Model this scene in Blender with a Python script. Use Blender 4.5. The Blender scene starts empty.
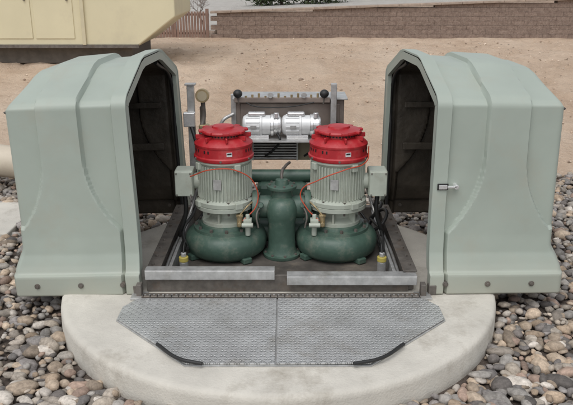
import bpy, bmesh, math, random
import numpy as np
from mathutils import Vector, Matrix, noise
random.seed(4); rng=np.random.default_rng(4)
R=math.radians
scene=bpy.context.scene
COL=scene.collection

# ---------------- materials ----------------
def mat(name,col,rough=.5,metal=0,var=.15,vs=6,bump=0,bs=60,coord='Object',col2=None,spec=None,dirt=None,dirts=3,lowdirt=None):
    m=bpy.data.materials.new(name); m.use_nodes=True
    nt=m.node_tree; N=nt.nodes; L=nt.links; b=N['Principled BSDF']
    tc=N.new('ShaderNodeTexCoord')
    n=N.new('ShaderNodeTexNoise'); n.inputs['Scale'].default_value=vs; n.inputs['Detail'].default_value=4; n.inputs['Roughness'].default_value=.6
    L.new(tc.outputs[coord],n.inputs['Vector'])
    r=N.new('ShaderNodeValToRGB'); r.color_ramp.elements[0].position=.3; r.color_ramp.elements[1].position=.7
    c2=col2 if col2 else tuple(min(1,c*(1+var)) for c in col)
    c1=tuple(c*(1-var) for c in col)
    r.color_ramp.elements[0].color=(*c1,1); r.color_ramp.elements[1].color=(*c2,1)
    L.new(n.outputs['Fac'],r.inputs['Fac'])
    out=r.outputs['Color']
    if dirt:
        n3=N.new('ShaderNodeTexNoise'); n3.inputs['Scale'].default_value=dirts; n3.inputs['Detail'].default_value=6; n3.inputs['Roughness'].default_value=.75
        L.new(tc.outputs[coord],n3.inputs['Vector'])
        mr=N.new('ShaderNodeMapRange'); mr.inputs['From Min'].default_value=.52; mr.inputs['From Max'].default_value=.75; mr.inputs['To Max'].default_value=dirt[3]
        L.new(n3.outputs['Fac'],mr.inputs['Value'])
        fac=mr.outputs[0]
        if lowdirt:
            sx=N.new('ShaderNodeSeparateXYZ'); L.new(tc.outputs['Object'],sx.inputs[0])
            ma=N.new('ShaderNodeMath'); ma.operation='MULTIPLY_ADD'; ma.inputs[1].default_value=lowdirt[0]; L.new(n3.outputs['Fac'],ma.inputs[0]); 
            inv=N.new('ShaderNodeMath'); inv.operation='MULTIPLY'; inv.inputs[1].default_value=-1; L.new(sx.outputs[2],inv.inputs[0]); L.new(inv.outputs[0],ma.inputs[2])
            m2=N.new('ShaderNodeMapRange'); m2.inputs['From Min'].default_value=-lowdirt[1]; m2.inputs['From Max'].default_value=lowdirt[0]*.6; m2.inputs['To Max'].default_value=lowdirt[2]
            L.new(ma.outputs[0],m2.inputs['Value'])
            mx_=N.new('ShaderNodeMath'); mx_.operation='MAXIMUM'; L.new(m2.outputs[0],mx_.inputs[0]); L.new(fac,mx_.inputs[1]); fac=mx_.outputs[0]
        mx=N.new('ShaderNodeMix'); mx.data_type='RGBA'
        L.new(fac,mx.inputs[0]); L.new(out,mx.inputs[6]); mx.inputs[7].default_value=(*dirt[:3],1); out=mx.outputs[2]
    L.new(out,b.inputs['Base Color'])
    rr=N.new('ShaderNodeMapRange'); rr.inputs['To Min'].default_value=max(.05,rough-.1); rr.inputs['To Max'].default_value=min(1,rough+.12)
    L.new(n.outputs['Fac'],rr.inputs['Value']); L.new(rr.outputs[0],b.inputs['Roughness'])
    b.inputs['Metallic'].default_value=metal
    if spec is not None: b.inputs['Specular IOR Level'].default_value=spec
    if bump:
        n2=N.new('ShaderNodeTexNoise'); n2.inputs['Scale'].default_value=bs; n2.inputs['Detail'].default_value=4
        L.new(tc.outputs[coord],n2.inputs['Vector'])
        bp=N.new('ShaderNodeBump'); bp.inputs['Strength'].default_value=bump; bp.inputs['Distance'].default_value=.01
        L.new(n2.outputs['Fac'],bp.inputs['Height']); L.new(bp.outputs[0],b.inputs['Normal'])
    return m

M_cover=mat('fiberglass_sage',(.36,.405,.355),.48,var=.06,vs=2.5,bump=.08,bs=14,dirt=(.38,.35,.28,.4),dirts=3,lowdirt=(.35,.05,.55))
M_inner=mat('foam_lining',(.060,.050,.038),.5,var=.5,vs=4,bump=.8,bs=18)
M_conc=mat('concrete',(.57,.54,.48),.88,var=.13,vs=3.5,bump=.3,bs=90,dirt=(.27,.235,.185,.7),dirts=3)
M_green=mat('green_enamel',(.062,.110,.085),.42,var=.2,vs=9,bump=.1,bs=40,dirt=(.24,.22,.18,.55),dirts=9)
M_motor=mat('motor_paint',(.43,.465,.40),.5,var=.10,vs=10,bump=.1,bs=50,dirt=(.28,.24,.18,.5),dirts=8)
M_red=mat('red_paint',(.42,.018,.025),.42,var=.2,vs=10,bump=.1,bs=50,dirt=(.36,.15,.13,.45),dirts=10)
M_steel=mat('galvanised_steel',(.50,.50,.49),.45,.6,var=.2,vs=20,dirt=(.26,.22,.17,.55),dirts=7)
M_dsteel=mat('weathered_steel',(.15,.135,.12),.6,.4,var=.3,vs=20,dirt=(.16,.10,.06,.6),dirts=9)
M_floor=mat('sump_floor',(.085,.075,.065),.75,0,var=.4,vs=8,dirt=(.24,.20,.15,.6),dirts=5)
M_black=mat('black_rubber',(.018,.018,.018),.5,var=.2)
M_alu=mat('polished_aluminium',(.82,.82,.82),.25,.6,var=.06,vs=25)
M_white=mat('white_enamel',(.74,.75,.75),.3,.1,var=.06,vs=25)
M_bronze=mat('bronze_panel',(.27,.225,.195),.4,.35,var=.25,vs=5,dirt=(.33,.28,.22,.4),dirts=6)
M_tan=mat('tan_box',(.42,.36,.25),.5,var=.1)
M_yel=mat('yellow_cap',(.46,.38,.09),.5,var=.15)
M_orange=mat('red_cable',(.50,.07,.03),.5,var=.1)
M_brass=mat('brass',(.42,.33,.19),.45,.6,var=.2,vs=30)
M_cream=mat('cream_paint',(.66,.60,.41),.5,var=.04,vs=1.5,dirt=(.42,.36,.27,.35),dirts=1)
M_cream2=mat('cream_trim',(.58,.52,.36),.5,var=.05)
M_dark=mat('skid_dark',(.10,.085,.07),.7,var=.3)
M_pipe=mat('cream_pipe',(.56,.49,.39),.5,var=.06,vs=4,dirt=(.4,.33,.25,.4))
M_fence=mat('fence_rust',(.25,.16,.125),.75,var=.2,vs=5)
M_bark=mat('bark',(.13,.09,.07),.9,var=.3,vs=12,bump=.4)
M_leaf=mat('leaf',(.06,.08,.035),.7,var=.5,vs=1.2)
M_twig=mat('dry_twig',(.20,.15,.12),.9,var=.25,vs=8)

def plate_mat():
    m=mat('diamond_plate',(.54,.545,.54),.40,.5,var=.14,vs=5,dirt=(.32,.29,.24,.6),dirts=4)
    nt=m.node_tree;N=nt.nodes;L=nt.links;b=N['Principled BSDF']
    tc=N.new('ShaderNodeTexCoord')
    outs=[]
    for ang,off in ((45,0),(-45,.5)):
        mp=N.new('ShaderNodeMapping'); mp.vector_type='POINT'
        mp.inputs['Rotation'].default_value=(0,0,R(ang)); mp.inputs['Scale'].default_value=(30,30,30)
        L.new(tc.outputs['Object'],mp.inputs['Vector'])
        sx=N.new('ShaderNodeSeparateXYZ'); L.new(mp.outputs[0],sx.inputs[0])
        def f(o,k):
            a=N.new('ShaderNodeMath');a.operation='ADD';a.inputs[1].default_value=k;L.new(o,a.inputs[0])
            w=N.new('ShaderNodeMath');w.operation='FRACT';L.new(a.outputs[0],w.inputs[0])
            s=N.new('ShaderNodeMath');s.operation='SUBTRACT';s.inputs[1].default_value=.5;L.new(w.outputs[0],s.inputs[0])
            return s.outputs[0]
        xo=f(sx.outputs[0],off); yo=f(sx.outputs[1],off)
        cx=N.new('ShaderNodeMath');cx.operation='MULTIPLY';cx.inputs[1].default_value=2.3;L.new(xo,cx.inputs[0])
        cy=N.new('ShaderNodeMath');cy.operation='MULTIPLY';cy.inputs[1].default_value=6.0;L.new(yo,cy.inputs[0])
        p1=N.new('ShaderNodeMath');p1.operation='MULTIPLY';L.new(cx.outputs[0],p1.inputs[0]);L.new(cx.outputs[0],p1.inputs[1])
        p2=N.new('ShaderNodeMath');p2.operation='MULTIPLY_ADD';L.new(cy.outputs[0],p2.inputs[0]);L.new(cy.outputs[0],p2.inputs[1]);L.new(p1.outputs[0],p2.inputs[2])
        mr=N.new('ShaderNodeMapRange');mr.inputs['From Min'].default_value=1;mr.inputs['From Max'].default_value=.2;L.new(p2.outputs[0],mr.inputs['Value'])
        outs.append(mr.outputs[0])
    mx=N.new('ShaderNodeMath');mx.operation='MAXIMUM';L.new(outs[0],mx.inputs[0]);L.new(outs[1],mx.inputs[1])
    bp=N.new('ShaderNodeBump');bp.inputs['Strength'].default_value=1;bp.inputs['Distance'].default_value=.0075
    L.new(mx.outputs[0],bp.inputs['Height']);L.new(bp.outputs[0],b.inputs['Normal'])
    return m
M_plate=plate_mat()

# ---------------- helpers ----------------
def empty(name,loc=(0,0,0),rot=(0,0,0)):
    e=bpy.data.objects.new(name,None); e.location=loc; e.rotation_euler=rot; e.empty_display_size=.1; COL.objects.link(e); return e
def mkobj(name,bm,m,parent=None,smooth=False,bevel=0,seg=2):
    me=bpy.data.meshes.new(name); bmesh.ops.recalc_face_normals(bm,faces=bm.faces[:])
    bm.to_mesh(me); bm.free()
    for mm in (m if isinstance(m,(list,tuple)) else [m]): me.materials.append(mm)
    o=bpy.data.objects.new(name,me); COL.objects.link(o)
    if parent: o.parent=parent
    if smooth:
        for p in me.polygons: p.use_smooth=True
        try: me.set_sharp_from_angle(angle=R(40))
        except Exception: pass
    if bevel:
        b=o.modifiers.new('b','BEVEL'); b.width=bevel; b.segments=seg; b.limit_method='ANGLE'; b.angle_limit=R(35)
    return o
def add_box(bm,c,s,rot=None):
    mtx=Matrix.Translation(c)@(rot.to_4x4() if rot else Matrix.Identity(4))@Matrix.Diagonal((*s,1))
    bmesh.ops.create_cube(bm,size=1,matrix=mtx)
def add_cyl(bm,p1,p2,r,r2=None,seg=24):
    p1=Vector(p1);p2=Vector(p2);d=p2-p1
    q=d.to_track_quat('Z','Y').to_matrix().to_4x4()
    bmesh.ops.create_cone(bm,cap_ends=True,segments=seg,radius1=r,radius2=r if r2 is None else r2,depth=d.length,matrix=Matrix.Translation((p1+p2)/2)@q)
def add_lathe(bm,c,prof,seg=48,axis='Z'):
    rings=[]
    for (r,z) in prof:
        ring=[]
        for i in range(seg):
            a=2*math.pi*i/seg
            x,y=r*math.cos(a),r*math.sin(a)
            v=(x,y,z) if axis=='Z' else ((z,x,y) if axis=='X' else (x,z,y))
            ring.append(bm.verts.new(Vector(c)+Vector(v)))
        rings.append(ring)
    for a,b in zip(rings,rings[1:]):
        for i in range(seg):
            bm.faces.new((a[i],a[(i+1)%seg],b[(i+1)%seg],b[i]))
    bm.faces.new(rings[0]); bm.faces.new(rings[-1])
def box(name,parent,c,s,m,bevel=.004,rot=None):
    bm=bmesh.new(); add_box(bm,c,s,rot); return mkobj(name,bm,m,parent,bevel=bevel)
def cyl(name,parent,p1,p2,r,m,r2=None,seg=32,bevel=.003):
    bm=bmesh.new(); add_cyl(bm,p1,p2,r,r2,seg); return mkobj(name,bm,m,parent,smooth=True,bevel=bevel)
def lathe(name,parent,c,prof,m,seg=48,axis='Z'):
    bm=bmesh.new(); add_lathe(bm,c,prof,seg,axis); return mkobj(name,bm,m,parent,smooth=True)
def tube(name,parent,pts,r,m,res=8):
    cu=bpy.data.curves.new(name,'CURVE'); cu.dimensions='3D'; cu.bevel_depth=r; cu.bevel_resolution=3; cu.resolution_u=res; cu.use_fill_caps=True
    sp=cu.splines.new('BEZIER'); sp.bezier_points.add(len(pts)-1)
    for bp_,p in zip(sp.bezier_points,pts):
        bp_.co=p; bp_.handle_left_type=bp_.handle_right_type='AUTO'
    cu.materials.append(m)
    o=bpy.data.objects.new(name,cu); COL.objects.link(o); o.parent=parent; return o

# ---------------- terrain ----------------
def ss(a,b,t):
    t=min(1,max(0,(t-a)/(b-a))); return t*t*(3-2*t)
def noise2(x,y): return noise.fractal(Vector((x,y,0)),.9,2.1,5)
WX=-1.75; WY=12.95
def walltop(x): return .97+.036*(min(x,9)-WX)
def gz(x,y):
    z=.40*min(1,max(0,(y-2.7)/5.6))
    wallpart=ss(WX-.05,WX+.25,x)
    top=walltop(max(x,WX))-.04
    a=(top-.40)*ss(WY+.18,WY+.55,y)
    b=(top-.40)*ss(13.9,17.8,y)
    return z+a*wallpart+b*(1-wallpart)
ys=np.concatenate([np.linspace(-30,-3,8),np.arange(-2.5,2.4,.5),np.arange(2.4,20,.08),np.array([20.5,22,25,30,40,60,100,180,320])])
xs=np.concatenate([-np.array([320,150,80,50,35,25,18,14,12])*1.,np.arange(-10,10.01,.10),np.array([12,14,18,25,35,50,80,150,320])*1.])
verts=[];faces=[]
for j,y in enumerate(ys):
    for i,x in enumerate(xs):
        z=gz(x,y)
        if 2.4<y<20 and abs(x)<=10:
            amp=.06*min(1,max(0,(y-2.4)/1.2))
            if y>12.6: amp*=.35
            z+=amp*noise2(x*1.1,y*1.6)+.4*amp*noise2(x*6+9,y*6)
            rl=abs(noise2(x*.9+3+.35*noise2(y*.8,x*.5),y*.12+7)); z-=.05*max(0,1-rl*9)*ss(3,4.5,y)*(1-ss(11,12.5,y))
        verts.append((x,y,z))
nx=len(xs)
for j in range(len(ys)-1):
    for i in range(nx-1):
        a=j*nx+i; faces.append((a,a+1,a+nx+1,a+nx))
me=bpy.data.meshes.new('ground'); me.from_pydata(verts,[],faces)
for p in me.polygons: p.use_smooth=True
g=bpy.data.objects.new('ground',me); COL.objects.link(g)
m=bpy.data.materials.new('soil'); m.use_nodes=True; nt=m.node_tree;N=nt.nodes;L=nt.links;b=N['Principled BSDF']; b.inputs['Roughness'].default_value=.95; b.inputs['Specular IOR Level'].default_value=.15
tc=N.new('ShaderNodeTexCoord'); sx=N.new('ShaderNodeSeparateXYZ'); L.new(tc.outputs['Object'],sx.inputs[0])
def nz(scale,det=6,ro=.6,sc=(1,1,1)):
    mp=N.new('ShaderNodeMapping'); mp.inputs['Scale'].default_value=sc; L.new(tc.outputs['Object'],mp.inputs['Vector'])
    n=N.new('ShaderNodeTexNoise'); n.inputs['Scale'].default_value=scale;n.inputs['Detail'].default_value=det;n.inputs['Roughness'].default_value=ro;L.new(mp.outputs[0],n.inputs['Vector']);return n.outputs['Fac']
def mixc(f,a,bb):
    mx=N.new('ShaderNodeMix');mx.data_type='RGBA'
    L.new(f,mx.inputs[0])
    for k,v in ((6,a),(7,bb)):
        if isinstance(v,tuple): mx.inputs[k].default_value=(*v,1)
        else: L.new(v,mx.inputs[k])
    return mx.outputs[2]
def mrange(o,a,bb,c=0,d=1):
    mr=N.new('ShaderNodeMapRange'); mr.inputs['From Min'].default_value=a;mr.inputs['From Max'].default_value=bb;mr.inputs['To Min'].default_value=c;mr.inputs['To Max'].default_value=d;L.new(o,mr.inputs['Value']);return mr.outputs[0]
dirt=mixc(mrange(nz(.7,6,.65,(1,.5,1)),.35,.65),(.60,.435,.31),(.76,.60,.46))
dirt=mixc(mrange(nz(4,6,.7,(1,.7,1)),.5,.70,0,.5),dirt,(.46,.32,.225))
dirt=mixc(mrange(nz(24,5,.7),.52,.7,0,.6),dirt,(.76,.64,.51))
dirt=mixc(mrange(nz(16,5,.75),.57,.70,0,.45),dirt,(.34,.23,.165))
bank=mixc(mrange(nz(14,6,.8),.35,.65),(.28,.20,.155),(.46,.36,.28))
road=mixc(mrange(nz(3,5,.6),.3,.7),(.50,.47,.43),(.60,.57,.53))
wob=N.new('ShaderNodeMath');wob.operation='MULTIPLY_ADD';wob.inputs[1].default_value=.7;L.new(nz(1.4,5),wob.inputs[0]);L.new(sx.outputs[1],wob.inputs[2])
c=mixc(mrange(wob.outputs[0],13.6,13.9),dirt,bank)
c=mixc(mrange(sx.outputs[1],14.6,14.7),c,road)
c=mixc(mrange(wob.outputs[0],2.9,3.1),(.16,.13,.11),c)
L.new(c,b.inputs['Base Color'])
bp=N.new('ShaderNodeBump');bp.inputs['Strength'].default_value=1;bp.inputs['Distance'].default_value=.06;L.new(nz(14,6,.75),bp.inputs['Height']);L.new(bp.outputs[0],b.inputs['Normal'])
me.materials.append(m)

# ---------------- retaining wall ----------------
wl=empty('block_retaining_wall')
mw=bpy.data.materials.new('split_face_block'); mw.use_nodes=True; nt=mw.node_tree;N=nt.nodes;L=nt.links;b=N['Principled BSDF'];b.inputs['Roughness'].default_value=.95
at=N.new('ShaderNodeAttribute');at.attribute_name='rc';tc=N.new('ShaderNodeTexCoord')
cc_=mixc(mrange(nz(13,6,.85),.32,.68),(.20,.14,.112),(.42,.32,.26))
mm=N.new('ShaderNodeMix');mm.data_type='RGBA';mm.blend_type='MULTIPLY';mm.inputs[0].default_value=1
L.new(cc_,mm.inputs[6]);L.new(at.outputs['Color'],mm.inputs[7]);L.new(mm.outputs[2],b.inputs['Base Color'])
bp=N.new('ShaderNodeBump');bp.inputs['Strength'].default_value=1;bp.inputs['Distance'].default_value=.05;L.new(nz(16,5,.8),bp.inputs['Height']);L.new(bp.outputs[0],b.inputs['Normal'])
bm=bmesh.new(); cl=bm.loops.layers.float_color.new('rc')
bh=.10; bw=.30
for row in range(12):
    zc=.24+row*bh
    for k in range(44):
        x=WX+.15+k*bw+(row%2)*.15
        if zc>walltop(x)-.02: continue
        h=bh-.003
        n0=len(bm.faces)
        add_box(bm,(x,WY+.1+row*.012+rng.uniform(-.004,.004),zc),(bw-.004,.24,h))
        bm.faces.ensure_lookup_table(); t=rng.uniform(.93,1.07)
        for f in bm.faces[n0:]:
            for l in f.loops: l[cl]=(t,t,t,1)
mkobj('blocks',bm,mw,wl)
bm=bmesh.new()
L0=Vector((WX,WY+.18,walltop(WX)+.015)); L1=Vector((11.4,WY+.18,walltop(11.4)+.015))
M_cap=mat('wall_cap',(.36,.285,.23),.9,var=.2,vs=9,bump=.5)
L1=Vector((9.0,WY+.18,walltop(9)+.015)); n=22
for k in range(n):
    a=L0.lerp(L1,k/n);b2=L0.lerp(L1,(k+1)/n-.0005)
    ang=math.atan2(b2.z-a.z,b2.x-a.x)
    add_box(bm,(a+b2)/2,((b2-a).length,.32,.05),Matrix.Rotation(-ang,3,'Y'))
mkobj('coping',bm,M_cap,wl,bevel=.008)

# ---------------- rocks ----------------
def bases_for(sub):
    out=[]
    for k in range(14):
        bm=bmesh.new(); bmesh.ops.create_icosphere(bm,subdivisions=sub,radius=1)
        r0=random.random()*50
        for v in bm.verts: v.co*=1+.42*noise.noise(v.co*.95+Vector((r0,0,0)))
        bm.verts.index_update()
        out.append((np.array([v.co[:] for v in bm.verts]),np.array([[q.index for q in f.verts] for f in bm.faces]))); bm.free()
    return out
B={1:bases_for(1),2:bases_for(2)}
def rock_field(name,P,S,cols,m,near=-99):
    VV=[];FF=[];CC=[];off=0
    for i in range(len(P)):
        bv,bf=B[2 if P[i][1]<near else 1][rng.integers(14)]
        ax=S[i]*np.array([rng.uniform(.85,1.5),rng.uniform(.7,1.1),rng.uniform(.4,.8)])
        v=bv*ax; t=rng.uniform(-.45,.45); ct,st=math.cos(t),math.sin(t)
        v=v@np.array([[1,0,0],[0,ct,st],[0,-st,ct]])
        a=rng.uniform(0,6.28);ca,sa=math.cos(a),math.sin(a)
        v=v@np.array([[ca,sa,0],[-sa,ca,0],[0,0,1]])
        VV.append(v+P[i]);FF.append(bf+off);off+=len(bv)
        cc=np.array(cols[rng.choice(len(cols))])*rng.uniform(.6,1.3)
        CC.append(np.tile(np.array([*cc,1]),(len(bf)*3,1)))
    V=np.concatenate(VV).astype(np.float32);F=np.concatenate(FF).astype(np.int32);C=np.concatenate(CC).astype(np.float32)
    me=bpy.data.meshes.new(name); me.vertices.add(len(V));me.vertices.foreach_set('co',V.ravel())
    nf=len(F);me.loops.add(nf*3);me.loops.foreach_set('vertex_index',F.ravel());me.polygons.add(nf)
    me.polygons.foreach_set('loop_start',np.arange(0,nf*3,3,dtype=np.int32));me.polygons.foreach_set('loop_total',np.full(nf,3,np.int32))
    me.polygons.foreach_set('use_smooth',np.ones(nf,bool))
    me.update(calc_edges=True)
    ca_=me.color_attributes.new('rc','FLOAT_COLOR','CORNER');ca_.data.foreach_set('color',C.ravel())
    me.materials.append(m);o=bpy.data.objects.new(name,me);COL.objects.link(o);return o
mr_=bpy.data.materials.new('river_rock');mr_.use_nodes=True;nt=mr_.node_tree;N=nt.nodes;L=nt.links;b=N['Principled BSDF'];b.inputs['Roughness'].default_value=.8
at=N.new('ShaderNodeAttribute');at.attribute_name='rc';tc=N.new('ShaderNodeTexCoord')
n_=nz(45,3,.7)
mm=N.new('ShaderNodeMix');mm.data_type='RGBA';mm.blend_type='MULTIPLY';mm.inputs[0].default_value=1
L.new(at.outputs['Color'],mm.inputs[6])
rp=N.new('ShaderNodeValToRGB');rp.color_ramp.elements[0].position=.3;rp.color_ramp.elements[0].color=(.62,.6,.58,1);rp.color_ramp.elements[1].position=.7;rp.color_ramp.elements[1].color=(1.25,1.22,1.2,1);L.new(n_,rp.inputs[0]);L.new(rp.outputs[0],mm.inputs[7]);L.new(mm.outputs[2],b.inputs['Base Color'])
bp=N.new('ShaderNodeBump');bp.inputs['Strength'].default_value=.4;bp.inputs['Distance'].default_value=.004;L.new(nz(150,2),bp.inputs['Height']);L.new(bp.outputs[0],b.inputs['Normal'])
cols=[(.31,.295,.275),(.25,.235,.225),(.39,.35,.30),(.38,.31,.24),(.34,.25,.20),(.16,.145,.135),(.52,.48,.43),(.45,.395,.33),(.28,.26,.25),(.47,.38,.29),(.36,.32,.275),(.41,.32,.235)]
PX,PY,PR=-.015,-.03,1.262
P=[];S=[]
sp=.0445
for x in np.arange(-3.7,3.7,sp):
    for y in np.arange(-2.1,2.95,sp):
        px=x+rng.uniform(-.55,.55)*sp;py=y+rng.uniform(-.55,.55)*sp
        if (px-PX)**2+(py-PY)**2<(PR+.02)**2: continue
        if -4.3<px<-2.02 and .96<py<1.74: continue
        if py>2.65+.2*noise2(px*2,3)+rng.uniform(-.15,.15): continue
        s=float(np.clip(rng.lognormal(math.log(.025),.40),.011,.056))
        P.append((px,py,.012+rng.uniform(-.004,.024)));S.append(s)
rock_field('gravel',np.array(P),S,cols,mr_,-.5)
P=[];S=[]
for k in range(2600):
    x=rng.uniform(-8,8);y=rng.uniform(2.5,12.8);P.append((x,y,gz(x,y)+.004));S.append(rng.uniform(.006,.020) if rng.random()<.97 else rng.uniform(.022,.04))
rock_field('dirt_pebbles',np.array(P),S,[(.56,.44,.34),(.42,.32,.24),(.62,.52,.42)],mr_)

# ---------------- pad ----------------
lathe('concrete_pad',None,(PX,PY,0),[(.001,-.1),(PR+.004,-.1),(PR,.115),(PR-.004,.135),(PR-.016,.147),(PR-.04,.15),(.001,.15)],M_conc,seg=160)
box('concrete_slab',None,(-3.1,1.35,.0),(2.1,.75,.09),M_conc,.01)

# ---------------- hatch ----------------
hat=empty('access_hatch')
def poly_plate(name,pts,z0,t,m,bevel=.002):
    bm=bmesh.new(); vs=[bm.verts.new((x,y,z0)) for x,y in pts]; f=bm.faces.new(vs)
    r=bmesh.ops.extrude_face_region(bm,geom=[f]); bmesh.ops.translate(bm,verts=[v for v in r['geom'] if isinstance(v,bmesh.types.BMVert)],vec=(0,0,t))
    return mkobj(name,bm,m,hat,bevel=bevel)
poly_plate('left_leaf',[(-.79,-.36),(-.025,-.36),(-.025,-1.045),(-.44,-1.04),(-.86,-.60),(-.86,-.46)],.158,.009,M_plate)
poly_plate('right_leaf',[(-.017,-.36),(.79,-.36),(.86,-.46),(.86,-.60),(.42,-1.04),(-.017,-1.045)],.160,.009,M_plate)
poly_plate('hatch_frame',[(-.80,-.33),(.80,-.33),(.866,-.45),(.866,-.603),(.424,-1.049),(-.444,-1.049),(-.866,-.603),(-.866,-.45)],.151,.006,M_steel)
bm=bmesh.new(); add_box(bm,(0,-.322,.163),(1.56,.05,.01))
add_cyl(bm,(-.78,-.352,.172),(.78,-.352,.172),.007,seg=10); mkobj('hinge_strip',bm,M_dsteel,hat,bevel=.001)
bm=bmesh.new()
for i in range(62): add_cyl(bm,(-.765+i*.025,-.322,.1675),(-.765+i*.025,-.322,.1705),.006,seg=8)
mkobj('hinge_rivets',bm,M_steel,hat)
bm=bmesh.new()
for i in range(40): add_box(bm,(-.77+i*.0395,-.352,.178),(.004,.018,.006))
mkobj('hinge_gaps',bm,M_black,hat)
tube('grip_rod_a',hat,[(-.60,-.885,.178),(-.47,-1.025,.18),(-.36,-1.065,.178)],.009,M_black)
tube('grip_rod_b',hat,[(.60,-.885,.178),(.47,-1.02,.18),(.34,-1.065,.178)],.009,M_black)
bm=bmesh.new()
for x in (-.74,-.40,-.09,.06,.40,.74):
    add_cyl(bm,(x,-.385,.166),(x,-.385,.173),.010,seg=10)
mkobj('leaf_bolts',bm,M_steel,hat)

# ---------------- skid frame ----------------
fr=empty('pump_skid_frame')
bm=bmesh.new(); add_box(bm,(-.02,-.235,.205),(1.50,.02,.10)); mkobj('front_channel_web',bm,M_dsteel,fr,bevel=.003)
box('front_angle_a',fr,(-.405,-.262,.262),(.735,.012,.052),M_steel,.002)
box('front_angle_a_lip',fr,(-.405,-.235,.290),(.735,.06,.006),M_steel,.001)
box('front_angle_b',fr,(.40,-.278,.236),(.735,.012,.052),M_steel,.002)
box('front_angle_b_lip',fr,(.40,-.25,.264),(.735,.065,.006),M_steel,.001)
for s in (-1,1):
    box('side_rail',fr,(s*.735,.36,.215),(.05,1.19,.11),M_dsteel,.004)
    box('side_rail_cap',fr,(s*.735,.36,.275),(.08,1.19,.008),M_dsteel,.002)
    box('inner_rail',fr,(s*.655,.36,.205),(.02,1.15,.09),M_steel,.003)
    box('corner_bracket',fr,(s*.80,-.30,.19),(.03,.05,.08),M_dsteel,.004)
    box('corner_foot',fr,(s*.80,-.31,.157),(.09,.09,.01),M_steel,.002)
    tube('conduit_run',fr,[(s*.69,-.18,.20),(s*.695,.2,.205),(s*.69,.6,.20),(s*.66,.88,.26),(s*.6,.92,.45)],.011,M_steel)
    tube('cable_run',fr,[(s*.61,-.15,.185),(s*.62,.1,.19),(s*.64,.45,.20),(s*.58,.8,.24),(s*.4,.9,.45)],.009,M_black)
    box('clip_angle',fr,(s*.62,-.19,.20),(.06,.04,.06),M_steel,.003)
box('rear_rail',fr,(0,.95,.215),(1.42,.05,.11),M_dsteel,.004)
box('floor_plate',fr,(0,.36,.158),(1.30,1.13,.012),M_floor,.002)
bm=bmesh.new()
for s in (-1,1):
    for i in range(9): add_cyl(bm,(s*.745,-.15+i*.13,.28),(s*.745,-.15+i*.13,.288),.010,seg=6)
mkobj('bolts',bm,M_dsteel,fr)

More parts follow.
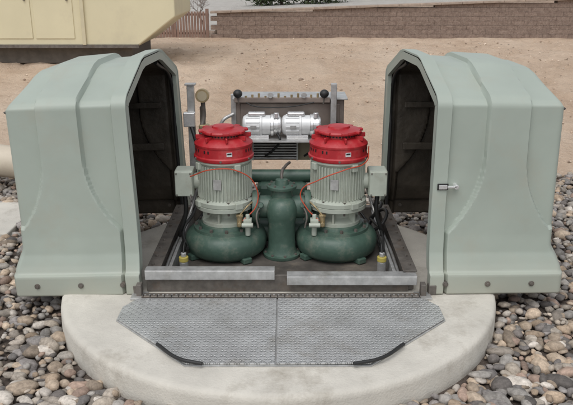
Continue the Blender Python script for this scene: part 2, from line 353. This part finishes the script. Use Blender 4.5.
# ---------------- pumps ----------------
def pump(x,s):
    e=empty('vertical_pump',(x,.34,.165))
    lathe('volute',e,(0,0,0),[(.15,0),(.2,0),(.205,.012),(.23,.018),(.252,.04),(.262,.08),(.262,.115),(.25,.145),(.228,.165),(.205,.172),(.203,.19),(.17,.194),(.165,.212),(.14,.218),(.10,.22)],M_green,64)
    bm=bmesh.new(); add_cyl(bm,(-s*.12,.13,.10),(-s*.30,.13,.10),.085,.075); add_cyl(bm,(-s*.27,.13,.10),(-s*.30,.13,.10),.11)
    mkobj('discharge_nozzle',bm,M_green,e,smooth=True,bevel=.004)
    bm=bmesh.new()
    for k in range(12):
        a=k*math.pi/6+.1; add_cyl(bm,(.187*math.cos(a),.187*math.sin(a),.185),(.187*math.cos(a),.187*math.sin(a),.208),.011,seg=6)
    mkobj('volute_bolts',bm,M_dsteel,e)
    bm=bmesh.new()
    for k in range(4):
        a=k*math.pi/2+.6; add_box(bm,(.225*math.cos(a),.225*math.sin(a),.02),(.09,.06,.035),Matrix.Rotation(a,3,'Z'))
    mkobj('volute_feet',bm,M_green,e,bevel=.006)
    lathe('adapter',e,(0,0,0),[(.09,.215),(.15,.215),(.152,.235),(.115,.245),(.098,.26),(.095,.29),(.12,.305),(.165,.312),(.185,.318),(.187,.342),(.165,.346),(.1,.348)],M_motor,48)
    bm=bmesh.new()
    for k in range(6):
        a=k*math.pi/3+.3; add_box(bm,(.122*math.cos(a),.122*math.sin(a),.265),(.05,.014,.075),Matrix.Rotation(a,3,'Z'))
    mkobj('adapter_ribs',bm,M_motor,e,bevel=.003)
    lathe('motor_body',e,(0,0,0),[(.1,.345),(.183,.347),(.185,.372),(.170,.382),(.159,.39),(.157,.60),(.168,.612),(.176,.62),(.176,.632),(.1,.634)],M_motor,64)
    bm=bmesh.new()
    for k in range(48):
        a=k*2*math.pi/48
        add_box(bm,(.161*math.cos(a),.161*math.sin(a),.497),(.022,.0055,.212),Matrix.Rotation(a,3,'Z'))
    mkobj('cooling_fins',bm,M_motor,e,bevel=.0014,seg=1)
    bm=bmesh.new()
    for k in range(4):
        a=k*math.pi/2+.55; add_box(bm,(.178*math.cos(a),.178*math.sin(a),.36),(.04,.05,.04),Matrix.Rotation(a,3,'Z'))
        add_box(bm,(.17*math.cos(a),.17*math.sin(a),.60),(.035,.04,.045),Matrix.Rotation(a,3,'Z'))
    mkobj('motor_lugs',bm,M_motor,e,bevel=.005)
    bm=bmesh.new()
    for k in range(8):
        a=k*math.pi/4+.2; add_cyl(bm,(.17*math.cos(a),.17*math.sin(a),.30),(.17*math.cos(a),.17*math.sin(a),.385),.008,seg=6)
    mkobj('motor_bolts',bm,M_dsteel,e)
    lathe('red_fan_cover',e,(0,0,0),[(.1,.632),(.181,.634),(.186,.642),(.186,.655),(.179,.662),(.177,.715),(.181,.72),(.181,.732),(.168,.745),(.145,.762),(.115,.772),(.112,.792),(.06,.794)],M_red,64)
    lathe('rain_cap',e,(0,0,0),[(.02,.79),(.125,.79),(.136,.794),(.138,.803),(.132,.812),(.105,.815),(.07,.822),(.066,.833),(.03,.838),(.01,.838)],M_red,64)
    bm=bmesh.new()
    for k in range(8):
        a=k*math.pi/4+.2; add_box(bm,(.135*math.cos(a),.135*math.sin(a),.805),(.035,.04,.018),Matrix.Rotation(a,3,'Z'))
        add_box(bm,(.142*math.cos(a),.142*math.sin(a),.77),(.06,.012,.03),Matrix.Rotation(a,3,'Z'))
    mkobj('cap_lobes',bm,M_red,e,bevel=.006,seg=3)
    bm=bmesh.new()
    for k in range(36):
        a=k*2*math.pi/36; add_box(bm,(.1135*math.cos(a),.1135*math.sin(a),.783),(.004,.011,.012),Matrix.Rotation(a,3,'Z'))
    for k in range(40):
        if k%5==0 or 28<=k<=34: continue
        a=k*2*math.pi/40; add_box(bm,(.1775*math.cos(a),.1775*math.sin(a),.698),(.003,.010,.018),Matrix.Rotation(a,3,'Z'))
    mkobj('vent_slots',bm,M_black,e)
    bm=bmesh.new()
    for k in range(6):
        a=k*math.pi/3+.5; add_cyl(bm,(.178*math.cos(a),.178*math.sin(a),.648),(.193*math.cos(a),.193*math.sin(a),.648),.007,seg=8)
    mkobj('cover_screws',bm,M_dsteel,e)
    a=-1.30
    box('name_plate',e,(.179*math.cos(a),.179*math.sin(a),.69),(.003,.034,.026),M_white,.0005,Matrix.Rotation(a,3,'Z'))
    box('name_plate_text',e,(.181*math.cos(a),.181*math.sin(a),.694),(.002,.026,.009),M_black,0,Matrix.Rotation(a,3,'Z'))
    a=-1.75; box('motor_plate',e,(.1735*math.cos(a),.1735*math.sin(a),.50),(.003,.05,.065),M_steel,.0005,Matrix.Rotation(a,3,'Z'))
    box('junction_box',e,(s*.245,-.03,.485),(.115,.13,.165),M_motor,.010)
    box('junction_box_lid',e,(s*.245,-.101,.485),(.105,.012,.155),M_motor,.004)
    bm=bmesh.new()
    for a_ in (-1,1):
        for b_ in (-1,1): add_cyl(bm,(s*.245+a_*.043,-.105,.485+b_*.068),(s*.245+a_*.043,-.111,.485+b_*.068),.005,seg=8)
    mkobj('lid_screws',bm,M_dsteel,e)
    cyl('junction_neck',e,(s*.14,-.02,.485),(s*.20,-.02,.485),.05,M_motor)
    tube('conduit',e,[(s*.25,-.03,.40),(s*.25,-.03,.28),(s*.30,.02,.12),(s*.31,.2,.03)],.014,M_black)
    bm=bmesh.new(); add_cyl(bm,(-s*.10,-.15,.225),(-s*.10,-.15,.29),.018); add_cyl(bm,(-s*.10,-.15,.29),(-s*.10,-.15,.305),.024,seg=6); add_cyl(bm,(-s*.10,-.19,.25),(-s*.10,-.12,.25),.013)
    mkobj('seal_valve',bm,M_brass,e,smooth=True,bevel=.002)
    bm=bmesh.new(); add_cyl(bm,(-s*.15,-.16,.17),(-s*.15,-.16,.26),.016); add_box(bm,(-s*.15,-.165,.265),(.05,.05,.035)); add_cyl(bm,(-s*.115,-.21,.255),(-s*.185,-.21,.255),.014); add_cyl(bm,(-s*.15,-.165,.28),(-s*.15,-.165,.31),.013)
    mkobj('solenoid',bm,M_motor,e,smooth=True,bevel=.003)
    tube('seal_line',e,[(-s*.10,-.15,.30),(-s*.16,-.12,.36),(-s*.2,.0,.34),(-s*.20,.12,.24)],.005,M_brass)
    if s<0: pts_=[(.12,-.17,.27),(.205,-.13,.36),(.20,-.12,.48),(.10,-.165,.585),(-.06,-.18,.60),(-.2,-.12,.54)]
    else: pts_=[(-.12,-.17,.27),(-.20,-.15,.35),(-.235,-.13,.44),(-.13,-.17,.53),(.03,-.185,.60),(.16,-.12,.63),(.19,-.0,.70)]
    tube('red_cable',e,pts_,.0036,M_orange)
    return e
pump(-.36,-1); pump(.352,1)

# ---------------- manifold ----------------
mf=empty('discharge_manifold',(.0,.30,.165))
lathe('riser_pipe',mf,(0,-.02,0),[(.05,0),(.118,0),(.12,.004),(.12,.02),(.10,.026),(.088,.05),(.084,.12),(.084,.22),(.092,.255),(.098,.29),(.095,.33),(.08,.365),(.05,.385),(.01,.392)],M_green,48)
lathe('tee_body',mf,(0,.03,.31),[(.05,-.16),(.070,-.155),(.072,-.08),(.078,0),(.072,.08),(.070,.155),(.05,.16)],M_green,40,'X')
for s in (-1,1):
    lathe('tee_flange',mf,(s*.165,.03,.31),[(.03,-.02),(.102,-.02),(.104,-.016),(.104,.016),(.102,.02),(.03,.02)],M_green,40,'X')
    tube('branch_pipe',mf,[(s*.19,.03,.31),(s*.26,.08,.28),(s*.28,.16,.14),(s*.27,.18,.0)],.066,M_green)
    tube('valve_lever',mf,[(s*.13,-.07,.35),(s*.155,-.11,.30),(s*.145,-.12,.22)],.006,M_dsteel)
    cyl('lever_hub',mf,(s*.13,-.03,.34),(s*.13,-.085,.355),.016,M_green)
lathe('bonnet',mf,(0,.03,0),[(.05,.35),(.072,.36),(.066,.40),(.064,.43),(.092,.434),(.094,.438),(.094,.452),(.09,.456),(.045,.46),(.038,.49),(.01,.495)],M_green,40)
bm=bmesh.new()
for k in range(8):
    a=k*math.pi/4+.2
    add_cyl(bm,(.078*math.cos(a),.03+.078*math.sin(a),.428),(.078*math.cos(a),.03+.078*math.sin(a),.466),.008,seg=6)
    add_cyl(bm,(.106*math.cos(a),-.02+.106*math.sin(a),.018),(.106*math.cos(a),-.02+.106*math.sin(a),.032),.009,seg=6)
    for s in (-1,1): add_cyl(bm,(s*.138,.03+.085*math.cos(a),.31+.085*math.sin(a)),(s*.195,.03+.085*math.cos(a),.31+.085*math.sin(a)),.009,seg=6)
mkobj('flange_bolts',bm,M_dsteel,mf)
tube('vacuum_line',mf,[(0,.03,.48),(.0,.05,.52),(.02,.18,.53),(.05,.40,.50)],.010,M_dsteel)
box('rear_valve_chest',mf,(0,.42,.24),(.34,.22,.26),M_green,.03)
lathe('rear_header',mf,(0,.42,.40),[(.03,-.42),(.06,-.42),(.06,-.40),(.045,-.39),(.045,.39),(.06,.40),(.06,.42),(.03,.42)],M_green,32,'X')

# ---------------- control panel + vacuum pumps ----------------
cp=empty('control_panel',(0,.98,0))
box('cabinet',cp,(.055,.10,.83),(.76,.22,.44),M_bronze,.008)
box('cabinet_door',cp,(.055,-.013,.83),(.70,.012,.38),M_bronze,.005)
box('cabinet_lid',cp,(.055,.085,1.058),(.80,.28,.014),M_steel,.003)
box('top_bar',cp,(.0,-.06,1.055),(.66,.035,.035),M_bronze,.003)
box('left_upright',cp,(-.34,.02,.63),(.04,.04,.90),M_steel,.003)
box('right_upright',cp,(.355,-.075,.67),(.04,.04,1.0),M_steel,.003)
box('shelf',cp,(-.01,-.13,.80),(.60,.24,.012),M_steel,.002)
box('terminal_box',cp,(.155,-.04,.70),(.11,.05,.15),M_tan,.004)
box('relay_box',cp,(-.25,-.05,.72),(.09,.07,.10),M_tan,.004)
bm=bmesh.new()
for k in range(7): add_box(bm,(-.05,-.10,.655+k*.019),(.30,.05,.008))
add_box(bm,(-.205,-.10,.71),(.012,.06,.14));add_box(bm,(.105,-.10,.71),(.012,.06,.14))
mkobj('heater_fins',bm,M_steel,cp,bevel=.001)
tube('lever_a',cp,[(-.30,-.07,1.03),(-.305,-.08,1.11)],.008,M_dsteel)
tube('lever_b',cp,[(.285,-.07,1.03),(.29,-.08,1.11)],.008,M_dsteel)
for x in (-.305,.29):
    bm=bmesh.new(); bmesh.ops.create_uvsphere(bm,u_segments=20,v_segments=12,radius=.032,matrix=Matrix.Translation((x,-.08,1.10))@Matrix.Diagonal((1,1,.9,1)))
    mkobj('knob',bm,M_black,cp,smooth=True)
bm=bmesh.new()
for k in range(12): add_cyl(bm,(-.25+k*.045,-.07,1.07),(-.25+k*.045,-.07,1.083+.009*(k%3)),.008,seg=8)
mkobj('bar_fittings',bm,M_brass,cp)
bm=bmesh.new()
for x in (-.08,.15): add_lathe(bm,(x,-.085,1.09),[(.005,-.01),(.018,-.01),(.020,.01),(.005,.011)],24,'Y')
mkobj('small_gauges',bm,M_steel,cp,smooth=True)
tube('air_line_a',cp,[(-.25,-.08,1.04),(-.2,-.10,1.02),(-.05,-.11,1.01),(.1,-.10,1.02),(.22,-.08,1.04)],.004,M_black)
tube('air_line_b',cp,[(-.34,-.02,.95),(-.42,-.05,.90),(-.44,-.04,.75),(-.40,-.02,.60)],.012,M_steel)
tube('air_line_c',cp,[(.37,-.07,.90),(.44,-.05,.84),(.46,-.1,.66),(.42,-.2,.5)],.010,M_black)
box('side_box',cp,(-.43,.0,.78),(.09,.10,.16),M_motor,.006)
def vac(x):
    v=empty('vacuum_pump',(x,.84,.895))
    lathe('motor_barrel',v,(0,0,0),[(.02,-.135),(.05,-.135),(.062,-.128),(.068,-.115),(.068,-.02),(.074,-.018),(.074,-.004),(.068,0),(.068,.055),(.02,.058)],M_white,40,'X')
    lathe('pump_head',v,(0,0,0),[(.02,.055),(.075,.057),(.075,.075),(.060,.08),(.060,.118),(.05,.13),(.01,.132)],M_alu,40,'X')
    bm=bmesh.new()
    for k in range(5): add_lathe(bm,(.078+k*.009,0,0),[(.05,0),(.069,.0005),(.069,.003),(.05,.0035)],32,'X')
    mkobj('head_fins',bm,M_alu,v)
    bm=bmesh.new()
    for k in range(14):
        a=k*2*math.pi/14; add_box(bm,(-.065,.070*math.cos(a),.070*math.sin(a)),(.09,.006,.006),Matrix.Rotation(a,3,'X'))
    mkobj('barrel_ribs',bm,M_white,v)
    box('capacitor',v,(-.04,-.01,.078),(.12,.05,.03),M_alu,.01)
    cyl('filter',v,(.095,-.03,.055),(.095,-.03,.09),.018,M_alu)
    box('foot',v,(-.03,0,-.077),(.15,.10,.026),M_alu,.004)
    box('label',v,(-.06,-.0735,.0),(.04,.003,.02),M_steel,.0005)
    tube('outlet_hose',v,[(.1,-.04,-.05),(.12,-.07,-.09),(.08,-.05,-.16),(.02,0,-.22)],.008,M_black)
    return v
vac(-.135); vac(.135)

ps=empty('steel_post',(-.635,.95,0))
box('post',ps,(0,0,.66),(.05,.04,.98),M_steel,.004)
box('post_b',ps,(.075,.02,.60),(.035,.04,.80),M_dsteel,.004)
box('cap',ps,(0,0,1.158),(.075,.06,.012),M_steel,.002)
box('clip_box',ps,(-.01,-.045,.92),(.08,.05,.10),M_alu,.006)
lathe('round_gauge',ps,(.085,-.04,1.085),[(.01,-.02),(.045,-.02),(.048,-.01),(.048,.012),(.042,.018),(.01,.018)],M_brass,32,'Y')
lathe('gauge_face',ps,(.085,-.0615,1.085),[(.005,-.001),(.034,-.001),(.034,.001),(.005,.001)],M_tan,32,'Y')
tube('loop_pipe',ps,[(.085,-.02,1.04),(.085,-.02,.92),(.07,-.06,.84),(.10,-.05,.74)],.016,M_dsteel)
box('valve_block',ps,(.09,-.04,.84),(.07,.06,.09),M_brass,.008)
tube('black_hose',ps,[(.0,-.05,.88),(.03,-.1,.80),(.06,-.1,.66),(.02,-.1,.5)],.013,M_black)
def probe(e):
    cyl('base',e,(0,0,0),(0,0,.085),.026,M_steel); cyl('cap_yellow',e,(0,0,.085),(0,0,.115),.028,M_yel); cyl('top_nut',e,(0,0,.115),(0,0,.14),.018,M_steel,seg=6)
    tube('lead',e,[(0,0,.14),(0,.05,.18),(0,.16,.12)],.005,M_black)
for x in (-.585,.60): probe(empty('level_probe',(x,-.03,.165)))
ho=empty('rubber_hose',(0,0,0))
tube('coil',ho,[(.60,.6,.30),(.68,.55,.38),(.66,.4,.34),(.58,.45,.26),(.62,.65,.28),(.70,.8,.34),(.66,.9,.3)],.012,M_black)
tube('run',ho,[(.62,.05,.28),(.64,.3,.31),(.60,.6,.30)],.009,M_black)
tube('run_left',ho,[(-.58,.1,.28),(-.64,.35,.30),(-.60,.7,.34),(-.56,.9,.5)],.011,M_black)

# ---------------- covers ----------------
def sstep(a,b,t):
    t=min(1,max(0,(t-a)/(b-a))); return t*t*(3-2*t)
def cover(side,loc,rotz,tilt,Ltot,flare,shear):
    ctrl=[(-.688,0),(-.688,.118),(-.664,.124),(-.650,.165),(-.634,.23),(-.628,.33),(-.615,1.065),(-.585,1.095),(-.245,1.235),(-.17,1.25),(.17,1.25),(.245,1.235),(.585,1.095),(.615,1.065),(.628,.33),(.634,.23),(.650,.165),(.664,.124),(.688,.118),(.688,0)]
    pts=[]
    for (a,b_) in zip(ctrl,ctrl[1:]):
        a=np.array(a);b_=np.array(b_);n=max(1,int(np.linalg.norm(b_-a)/.008))
        for k in range(n): pts.append(a+(b_-a)*k/n)
    pts.append(np.array(ctrl[-1])); pts=np.array(pts)
    for _ in range(1):
        q=pts.copy(); q[1:-1]=.25*pts[:-2]+.5*pts[1:-1]+.25*pts[2:]; pts=q
    tan=np.gradient(pts,axis=0); nrm=np.stack([-tan[:,1],tan[:,0]],1); nrm/=np.linalg.norm(nrm,axis=1)[:,None]
    if nrm[5,0]>0: nrm=-nrm
    def Lz(z): return Ltot-.20*max(0,z-1.06)+flare*(1-sstep(.12,.28,z))+.015*(1-z/1.3)
    def relief(x,z):
        r=.030*(1-sstep(.087,.093,x))
        c=.375*Ltot/.66
        k=max(0,(.82-z)/.52); w=.12+.24*k**2.3
        if z<.30: w=1
        r+=.030*sstep(-.006,.006,w-abs(x-c))*sstep(.095,.11,x)
        return r
    rr=.035
    bm=bmesh.new(); rows=[]
    def place(x,y,z):
        f=max(0,1-x/Ltot)
        wv=.0035*noise.noise(Vector((x*3+side,y*3,z*3)))
        return bm.verts.new((side*(x-shear*y*f+wv),y+wv,z))
    def drop(x,z): return .045*(x/Ltot)*sstep(1.0,1.25,z)
    xsn=[0,.004]+list(np.arange(.012,.612,.006))
    xmax=xsn[-1]
    def zf(z): return 1 if z>1.05 else .1
    def nyf(p,n): return n[0] if p[1]>.4 else math.copysign(1,p[0])
    for xs_ in xsn:
        row=[]
        for p,n in zip(pts,nrm):
            L_=Lz(p[1])-rr; x=xs_
            if xs_>.12: x=.12+(xs_-.12)/(xmax-.12)*(L_-.12)
            d=relief(x,p[1])
            if xs_==0: d-=.004
            row.append(place(x,p[0]+nyf(p,n)*d,p[1]+n[1]*d*zf(p[1])*(p[1]>.4)-drop(x,p[1])))
        rows.append(row)
    for th in (15,30,45,60,75,90):
        t=R(th); row=[]
        for p,n in zip(pts,nrm):
            L_=Lz(p[1]); x=L_-rr+rr*math.sin(t); ins=rr*(1-math.cos(t))
            d=relief(L_-rr,p[1])*math.cos(t)-ins
            row.append(place(x,p[0]+nyf(p,n)*d,p[1]+n[1]*d*(1 if p[1]>1.0 else .0)-drop(Ltot,p[1])))
        rows.append(row)
    for s in np.linspace(.97,0,40):
        row=[]
        for p,n in zip(pts,nrm):
            L_=Lz(p[1])
            y=(p[0]-nyf(p,n)*rr)*s; z=p[1]-(n[1]*rr if p[1]>1. else 0)-drop(Ltot,p[1])
            k=max(0,(.80-p[1])/.50); w=.30+.3*k**2.2
            if p[1]<.3: w=2
            r_=.022*sstep(-.012,.012,w-abs(y))*(1-sstep(.97,1.02,p[1]))*sstep(0,.12,1-s)
            row.append(place(L_+r_,y,z))
        rows.append(row)
    for a,b_ in zip(rows,rows[1:]):
        for i in range(len(a)-1):
            bm.faces.new((a[i],a[i+1],b_[i+1],b_[i]))
    bmesh.ops.remove_doubles(bm,verts=bm.verts[:],dist=.0004)
    e=empty('fiberglass_enclosure_cover',loc,(0,tilt,rotz))
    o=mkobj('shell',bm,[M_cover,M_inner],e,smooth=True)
    me=o.data
    best=max(me.polygons,key=lambda p:p.center.z)
    if best.normal.z<0: me.flip_normals()
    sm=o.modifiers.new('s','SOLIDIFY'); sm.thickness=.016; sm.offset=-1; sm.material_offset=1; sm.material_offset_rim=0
    bm=bmesh.new(); ra=[];rb=[];rc=[]
    for p,n in zip(pts,nrm):
        u=(p[1]>1)
        sh=lambda x,y:side*(x-shear*y)
        ny=nyf(p,n)
        ya,yb=p[0]+ny*.012,p[0]-ny*.035
        ra.append(bm.verts.new((sh(.004,ya),ya,p[1]+n[1]*.012*u)));rb.append(bm.verts.new((sh(.004,yb),yb,p[1]-n[1]*.035*u)));rc.append(bm.verts.new((sh(.03,yb),yb,p[1]-n[1]*.035*u)))
    for i in range(len(ra)-1): bm.faces.new((ra[i],ra[i+1],rb[i+1],rb[i])); bm.faces.new((rb[i],rb[i+1],rc[i+1],rc[i]))
    mkobj('rim_lip',bm,M_cover,e,smooth=True)
    bm=bmesh.new()
    for x in (.13,.37,.62):
        add_cyl(bm,(side*x,-.731,.062),(side*x,-.70,.062),.010,seg=12); add_cyl(bm,(side*x,-.725,.062),(side*x,-.70,.062),.016,seg=16)
        add_cyl(bm,(side*x,.735,.062),(side*x,.70,.062),.013,seg=12)
    mkobj('skirt_bolts',bm,M_dsteel,e,bevel=.002)
    if side>0:
        x0=.055+shear*.65
        bm=bmesh.new(); add_box(bm,(x0,-.664,.62),(.045,.012,.022)); add_box(bm,(x0+.05,-.66,.62),(.05,.02,.010)); add_cyl(bm,(x0+.075,-.67,.62),(x0+.075,-.62,.62),.013,seg=12)
        mkobj('latch',bm,M_alu,e,bevel=.002)
        box('latch_pad',e,(x0,-.659,.62),(.06,.006,.036),M_black,.001)
    bm=bmesh.new(); add_box(bm,(side*.35,.575,.55),(.5,.02,.05)); add_box(bm,(side*.35,.575,.85),(.5,.02,.04))
    mkobj('inner_stiffeners',bm,M_inner,e,bevel=.004)
    tube('inner_seal',e,[(side*(.04-shear*.6),.59,.05),(side*(.04-shear*.6),.585,.6),(side*(.04-shear*.57),.565,1.02),(side*(.04-shear*.2),.2,1.19)],.012,M_black)
    box('base_hinge',e,(side*(.02+shear*.7),-.70,.025),(.045,.045,.06),M_dsteel,.005)
    return e
cover(-1,(-.745,.43,.155),R(-1.5),R(-1.8),.70,.05,.045)
cover(1,(.78,.43,.155),R(1.5),R(.0),.735,.06,.055)

# ---------------- generator enclosure ----------------
ge=empty('generator_enclosure',(0,8.1,0))
bm=bmesh.new()
prof=[(-9,.68),(-2.5,.68),(-1.82,1.18),(-1.82,2.5),(-9,2.5)]
f=bm.faces.new([bm.verts.new((x,0,z)) for x,z in prof]); r=bmesh.ops.extrude_face_region(bm,geom=[f]); bmesh.ops.translate(bm,verts=[v for v in r['geom'] if isinstance(v,bmesh.types.BMVert)],vec=(0,2.0,0))
mkobj('housing',bm,M_cream,ge,bevel=.02)
for x0,x1 in ((-4.9,-4.2),(-4.17,-3.5),(-5.6,-4.93)):
    box('door',ge,((x0+x1)/2,-.006,1.6),(x1-x0-.02,.018,1.55),M_cream,.006)
    box('handle',ge,(x1-.09,-.03,1.5),(.03,.03,.12),M_dsteel,.004)
box('bottom_trim',ge,(-5.75,-.01,.70),(6.6,.04,.06),M_dsteel,.004)
box('vertical_post',ge,(-3.35,-.02,1.6),(.06,.05,1.75),M_cream2,.005)
box('skid',ge,(-5.9,1.0,.54),(6.6,1.7,.28),M_dark,.01)
box('roof_rim',ge,(-5.4,1.0,2.53),(7.3,2.15,.07),M_cream2,.01)

# ---------------- pipe ----------------
pp=empty('water_pipe')
tube('run',pp,[(-5.5,2.3,.24),(-3.5,2.25,.24),(-2.3,2.2,.24),(-2.05,2.2,.12),(-2.03,2.2,-.1)],.145,M_pipe,16)
lathe('flange',pp,(-3.05,2.23,.24),[(.1,-.03),(.185,-.03),(.185,.03),(.1,.03)],M_pipe,32,'X')

# ---------------- fence ----------------
fe=empty('slatted_fence',(0,13.1,0))
bm=bmesh.new()
for k in range(23): add_box(bm,(-3.35+k*.068,0,.70),(.05,.02,.60))
mkobj('slats',bm,M_fence,fe)
bm=bmesh.new(); add_box(bm,(-2.60,.03,.50),(1.6,.03,.05)); add_box(bm,(-2.60,.03,.93),(1.6,.03,.05))
for k in range(3): add_box(bm,(-3.38+k*.77,.03,.68),(.07,.07,.76))
mkobj('rails_posts',bm,M_fence,fe)

# ---------------- trees ----------------
def branches(name,base,h,m,depth=5,spread=.6,seed=1,leafm=None,r0=.08):
    rnd=random.Random(seed); e=empty(name,base)
    cu=bpy.data.curves.new('limbs','CURVE');cu.dimensions='3D';cu.bevel_depth=1;cu.bevel_resolution=1
    tips=[]
    def grow(p,d,l,r,k):
        sp=cu.splines.new('POLY');n=4;sp.points.add(n)
        q=p.copy();dd=d.copy()
        for i in range(n+1):
            sp.points[i].co=(*q,1);sp.points[i].radius=r*(1-.4*i/n)
            dd=(dd+Vector((rnd.uniform(-.18,.18),rnd.uniform(-.18,.18),rnd.uniform(-.08,.12)))).normalized()
            if i<n:q=q+dd*l/n
        tips.append(q.copy())
        if k>0:
            for j in range(rnd.choice((2,3,3))):
                nd=(dd+Vector((rnd.uniform(-1,1),rnd.uniform(-1,1),rnd.uniform(-.35,.6)))*spread*1.3).normalized()
                grow(q,nd,l*rnd.uniform(.6,.85),r*.6,k-1)
    grow(Vector((0,0,0)),Vector((0,0,1)),h,r0,depth)
    cu.materials.append(m);o=bpy.data.objects.new('limbs',cu);COL.objects.link(o);o.parent=e
    if leafm:
        V=[];F=[]
        for t in tips:
            for j in range(45):
                c=t+Vector([rnd.gauss(0,.15) for _ in range(3)]); c.z=max(c.z,.05)
                a=Vector([rnd.uniform(-1,1) for _ in range(3)]).normalized()*.04;b2=Vector([rnd.uniform(-1,1) for _ in range(3)]).normalized()*.025
                i=len(V);V+= [c-a,c+b2,c+a,c-b2];F.append((i,i+1,i+2,i+3))
        me=bpy.data.meshes.new('foliage');me.from_pydata(V,[],F);me.materials.append(leafm);o=bpy.data.objects.new('foliage',me);COL.objects.link(o);o.parent=e
    return e
branches('bare_tree',(-2.0,13.9,.42),.30,M_twig,7,.75,3,None,.035)
for i,(x,y) in enumerate(((-.7,16.6),(-.1,16.8),(.6,16.6),(1.25,16.9),(3.4,17.6),(-5,19.5))):
    branches('shrub',(x,y,gz(x,y)-.02),.20,M_bark,4,.9,20+i,M_leaf,.05)

# ---------------- light ----------------
w=bpy.data.worlds.new('World');scene.world=w;w.use_nodes=True;nt=w.node_tree;N=nt.nodes;L=nt.links
bg=N['Background'];sk=N.new('ShaderNodeTexSky');sk.sky_type='NISHITA';sk.sun_disc=False;sk.sun_elevation=R(60);sk.sun_rotation=R(200);sk.dust_density=2;sk.air_density=1.2;sk.ozone_density=1
hs=N.new('ShaderNodeHueSaturation');hs.inputs['Saturation'].default_value=.24
L.new(sk.outputs[0],hs.inputs['Color']);L.new(hs.outputs[0],bg.inputs['Color']);bg.inputs['Strength'].default_value=.15
sl=bpy.data.lights.new('sun','SUN');sl.energy=1.35;sl.angle=R(50);sl.color=(1,.985,.96);so=bpy.data.objects.new('sun',sl);COL.objects.link(so)
az=R(200);el=R(60)
d=Vector((math.sin(az)*math.cos(el),math.cos(az)*math.cos(el),math.sin(el)))
so.rotation_euler=d.to_track_quat('Z','Y').to_euler(); so.location=d*20
# ---------------- camera ----------------
cam=bpy.data.cameras.new('camera');cam.lens=43.98;cam.sensor_width=36;cam.clip_end=1000;co=bpy.data.objects.new('camera',cam);COL.objects.link(co)
co.location=(.03,-3.9,1.9);co.rotation_euler=(R(90-18.3),0,0);scene.camera=co
scene.view_settings.view_transform='Standard';scene.view_settings.look='None';scene.view_settings.exposure=0
